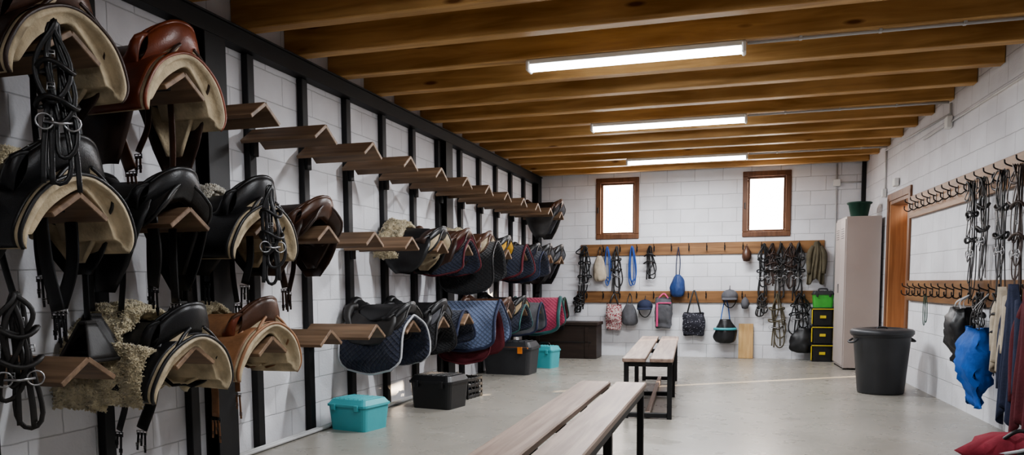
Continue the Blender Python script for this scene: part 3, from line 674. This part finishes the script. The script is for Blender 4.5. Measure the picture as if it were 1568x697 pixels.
# ------------------------------------------------------------ boxes
def lidbox(w,d,h,mbody,mlid,handle=None,latch=None):
    mb=MB(); mb.taperbox((0,0,0),(w*.9,d*.9),(w,d),h*.78,mbody)
    mb.taperbox((0,0,h*.76),(w*1.05,d*1.06),(w*1.05,d*1.06),h*.07,mlid); mb.taperbox((0,0,h*.83),(w*1.02,d*1.02),(w*.9,d*.84),h*.15,mlid)
    for k in range(-3,4): mb.box((k*w*.12,0,h*.985),(w*.03,d*.75,h*.03),mlid,.002)
    for s in (-1,1): mb.box((s*w*.3,-d*.53,h*.74),(w*.1,.02,h*.2),latch or mlid,.004)
    if handle: mb.tube(catmull([(-w*.2,0,h*.96),(-w*.18,0,h*1.1),(w*.18,0,h*1.1),(w*.2,0,h*.96)],12),.01,handle,8)
    return mb
lidbox(.38,.32,.25,'teal','teal').obj('grooming_box',(-2.97,5.54,0),math.radians(-12))
lidbox(.44,.36,.31,'blkp','blkp').obj('storage_tote',(-2.76,6.72,0),math.radians(-10))
def crate(w,d,h,m):
    mb=MB()
    for z in (.02,h*.35,h*.62,h-.02):
        for s in (-1,1): mb.box((0,s*d/2,z),(w,.012,.03),m,.002); mb.box((s*w/2,0,z),(.012,d,.03),m,.002)
    for i in range(7):
        x=-w/2+w*i/6
        for s in (-1,1): mb.box((x,s*d/2,h/2),(.014,.014,h),m,.002)
    for i in range(5):
        y=-d/2+d*i/4
        for s in (-1,1): mb.box((s*w/2,y,h/2),(.014,.014,h),m,.002)
    mb.box((0,0,.012),(w,d,.012),m,.002)
    for q in range(4): mb.tube(catmull([(-w*.3+q*.07,-d*.3,.05),(-w*.1,0,.12+.04*q),(w*.3,d*.2,.06)],12),.02,['gry','dbl','blk2','blkp'][q],8)
    return mb
crate(.34,.3,.21,'blkp').obj('plastic_crate',(-2.80,7.36,0),math.radians(-8))
mb=lidbox(.64,.42,.42,'gryp','gryp',None,'org'); mb.box((0,-.215,.34),(.6,.012,.02),'org',.002); mb.obj('tool_chest',(-2.90,9.48,0),math.radians(-3))
lidbox(.36,.26,.30,'teal','teal','blkp').obj('grooming_box',(-2.66,10.25,0),math.radians(-15))
mb=MB(); mb.box((0,0,.25),(1.06,.44,.5),'chest',.006); mb.box((0,-.0,.525),(1.1,.48,.05),'chest',.008)
for s in (-1,1): mb.box((s*.38,-.225,.25),(.06,.012,.46),'chest',.004)
mb.box((0,-.226,.25),(.9,.01,.012),'blkp',.002); mb.box((0,-.242,.47),(.08,.014,.07),'blackm',.003); mb.obj('storage_chest',(-2.72,11.74,0))
mb=MB(); pr=[(.215,0),(.222,.02),(.27,.57),(.275,.585),(.29,.59),(.292,.615),(.275,.62)]
mb.lathe(pr,(0,0,0),'gryp',40)
mb.lathe([(.298,.605),(.302,.61),(.302,.64),(.285,.655),(.20,.668),(.17,.645),(.02,.642)],(0,0,0),'gryp',40)
mb.tube(catmull([(-.05,0,.64),(-.045,0,.672),(.045,0,.672),(.05,0,.64)],10),.009,'gryp',8)
for s in (-1,1): mb.tube(catmull([(s*.285,-.05,.56),(s*.335,-.045,.53),(s*.335,.045,.53),(s*.285,.05,.56)],10),.011,'gryp',8)
mb.obj('trash_can',(1.30,8.72,0),.4)
mb=MB(); w,d,h=.42,.72,1.95
mb.box((0,0,h/2+.02),(w,d,h),'lock',.006)
for yy in (-.18,.18):
    mb.box((-w/2-.006,yy,h/2+.02),(.012,.35,h-.06),'lock',.003)
    for q in range(5): mb.box((-w/2-.013,yy,h-.25+q*.03),(.004,.18,.006),'blkp',.0)
mb.box((-w/2-.02,.03,1.05),(.016,.02,.12),'met',.003)
for a in (-1,1):
    for b_ in (-1,1): mb.box((a*(w/2-.03),b_*(d/2-.03),.015),(.04,.04,.03),'blkp',.0)
LYC=11.24; lo=mb.obj('metal_locker',(rx(LYC)-.25,LYC,0),RANG+math.pi/2)
mb=MB(); mb.lathe([(.10,0),(.105,.01),(.135,.17),(.15,.175),(.15,.2),(.135,.2),(.12,.17),(.01,.165)],(0,0,0),'dgn',28)
mb.tube([(.15*math.cos(a),.15*math.sin(a),.19) for a in np.linspace(0,2*math.pi,24,endpoint=False)],.008,'dgn',6,True); mb.obj('plant_pot',(1.35,11.2,1.972))
mb=MB()
for k in range(3):
    z=k*.26; mb.taperbox((0,0,z),(.27,.24),(.29,.26),.23,'blkp'); mb.box((0,0,z+.24),(.31,.28,.02),'blkp',.005); mb.box((0,-.142,z+.232),(.29,.006,.012),'ylp',0)
    mb.box((0,-.135,z+.12),(.08,.012,.04),'ylp',.003)
    for s in (-1,1): mb.box((s*.145,-.12,z+.12),(.014,.03,.2),'ylp',.003)
mb.obj('tool_organizer',(1.0,12.0,0))
mb=lidbox(.28,.24,.24,'grn','gryp','gryp'); mb.obj('green_bucket_box',(1.0,12.0,.772))
# ------------------------------------------------------------ right wall tack
def rt(mb,name,y,z,off=.03):
    s_=right(y); c,s=math.cos(RANG),math.sin(RANG)
    return mb.obj(name,(BX+c*s_+s*off,D+s*s_-c*off,z),RANG)
for y,hh,sd,m,w in ((7.25,.95,61,'blk',.2),(7.0,.8,62,'blk2',.2),(6.6,.95,64,'blk',.24),(6.3,1.0,66,'dbr',.22)):
    rt(bridle(w,hh,m,sd,6),'bridle',y,1.95)
for y,hh,sd in ((7.0,.35,71),(6.6,.6,73)): rt(bridle(.2,hh,'blk2',sd,5),'bridle',y,1.05)
rt(rope(.12,.3,'dgn',5,2,.004),'thin_cord',8.6,1.0)
rt(tote(.30,.46,'blkp','wht',.10,.012,.09,.7),'tack_bag',7.25,1.02)
rt(tote(.38,.60,'blu','blkp',.26,.013,.10,.70),'blue_duffel_bag',6.80,1.04)
rt(jacket(.26,.60,'bei'),'rug_bag',6.5,1.10)
rt(jacket(.36,.95,'nvc'),'horse_rug',6.3,1.12)
rt(jacket(.46,1.0,'mar'),'horse_rug',6.02,1.10)
mb=MB()
mb.lathe([(.05,0),(.2,.02),(.24,.08),(.2,.15),(.12,.19),(.02,.2)],(0,0,0),'rdc',28,1.1,.8,.4)
mb.lathe([(.05,0),(.14,.02),(.17,.08),(.14,.14),(.07,.17),(.02,.175)],(.10,-.24,0),'blkp',24,1.2,.8,.4)
mb.tube(catmull([(-.15,-.05,.14),(-.05,-.1,.23),(.1,-.05,.18)],12),.012,'blkp')
mb.tube(catmull([(-.2,-.1,.08),(-.05,-.24,.15),(.1,-.12,.16)],12),.010,'wht')
mb.obj('backpack',(1.60,5.50,0),.3)
# ------------------------------------------------------------ light fixtures
def fixture(y,x=-.85,power=60):
    e=bpy.data.objects.new('fluorescent_fixture',None); COL.objects.link(e); e.location=(x,y,H-.001)
    L_=1.58; mb=MB(); mb.box((0,0,-.02),(L_,.10,.04),'wpl',.006)
    for s in (-1,1): mb.box((s*(L_/2-.012),0,-.045),(.03,.12,.08),'wpl',.01)
    h=mb.obj('housing'); h.parent=e
    mb=MB()
    prof=[(.05*math.cos(a),-.042+.04*math.sin(a)) for a in np.linspace(math.pi,2*math.pi,10)]
    vs=[(sx*(L_/2-.025),p[0],p[1]) for sx in (-1,1) for p in prof]; n=10
    mb.add(vs,[(i,i+1,n+i+1,n+i) for i in range(n-1)]+[tuple(range(n-1,-1,-1)),tuple(range(n,2*n)),(0,n,2*n-1,n-1)],'tube')
    d=mb.obj('diffuser'); d.parent=e
    la=bpy.data.lights.new('tube_light','AREA'); la.shape='RECTANGLE'; la.size=1.5; la.size_y=.08; la.energy=power; la.color=(.94,.965,1)
    lo=bpy.data.objects.new('tube_light',la); COL.objects.link(lo); lo.parent=e; lo.location=(0,0,-.09)
fixture(5.835,power=88); fixture(8.315,power=85); fixture(10.795,power=80); fixture(3.355,power=40); fixture(.875,power=16)  # last two are out of view, added as fill for the near end
mb=MB()
def pipe(pts,r=.011): mb.tube(pts,r,'pvc',8)
for y in (5.835,8.315,10.795):
    pipe([(-.05,y,H-.014),(rx(y)-.03,y,H-.014)])
    for k in range(3): mb.box((.3+k*.5,y,H-.012),(.02,.04,.024),'pvc',.002)
mb.obj('ceiling_conduit')
mb=MB()
Pw=lambda y,z,o=.015:(rx(y)-o,y,z)
pipe([Pw(8.315,2.8),Pw(8.315,2.62)]); pipe([Pw(9.2,2.62),Pw(2,2.62)],.009); pipe([Pw(8.315,2.70),Pw(10.9,2.78)]); pipe([Pw(10.9,2.8),Pw(10.9,2.2)])
mb.box(Pw(8.315,2.62,.03),(.05,.11,.11),'wpl',.006); mb.box(Pw(10.9,2.25,.03),(.05,.1,.1),'wpl',.006); mb.box(Pw(10.3,2.31,.03),(.05,.16,.09),'wpl',.006)
mb.obj('wall_conduit')
mb=MB(); pipe([(1.16,D-.015,2.82),(1.16,D-.015,1.0)]); pipe([(1.16,D-.015,2.55),(1.5,D-.015,2.55)]); mb.box((1.16,D-.03,2.55),(.1,.05,.1),'wpl',.006); mb.obj('wall_conduit')
# ------------------------------------------------------------ lights / world / camera
w=bpy.data.worlds.new('World'); bpy.context.scene.world=w; w.use_nodes=True
bg=w.node_tree.nodes['Background']; bg.inputs[0].default_value=(1,.88,.80,1); bg.inputs[1].default_value=14
su=bpy.data.lights.new('sun','SUN'); su.energy=24; su.angle=.01; su.color=(1,.78,.55)
so=bpy.data.objects.new('sun',su); COL.objects.link(so); dvec=Vector((-1,-.68,-.37)); so.rotation_euler=dvec.to_track_quat('-Z','Y').to_euler(); so.location=(8,14,5)
cam=bpy.data.cameras.new('camera'); co=bpy.data.objects.new('camera',cam); COL.objects.link(co); bpy.context.scene.camera=co
yaw,pit,rol=.296,.083,-.006
s_,c_=math.sin(yaw),math.cos(yaw); R=Vector((c_,s_,0));F=Vector((-s_,c_,0));U=Vector((0,0,1))
F2=F*math.cos(pit)-U*math.sin(pit);U2=F*math.sin(pit)+U*math.cos(pit)
R3=R*math.cos(rol)+U2*math.sin(rol);U3=-R*math.sin(rol)+U2*math.cos(rol)
m=Matrix((R3,U3,-F2)).transposed().to_4x4(); m.translation=Vector((0,0,1.15)); co.matrix_world=m
cam.sensor_width=36; cam.lens=36*1193.9/1568; cam.shift_y=(532.5-348.5)/1568; cam.clip_start=.05
vs=bpy.context.scene.view_settings
try: vs.view_transform='AgX'; vs.look='AgX - Medium High Contrast'
except Exception as ex: print(ex)
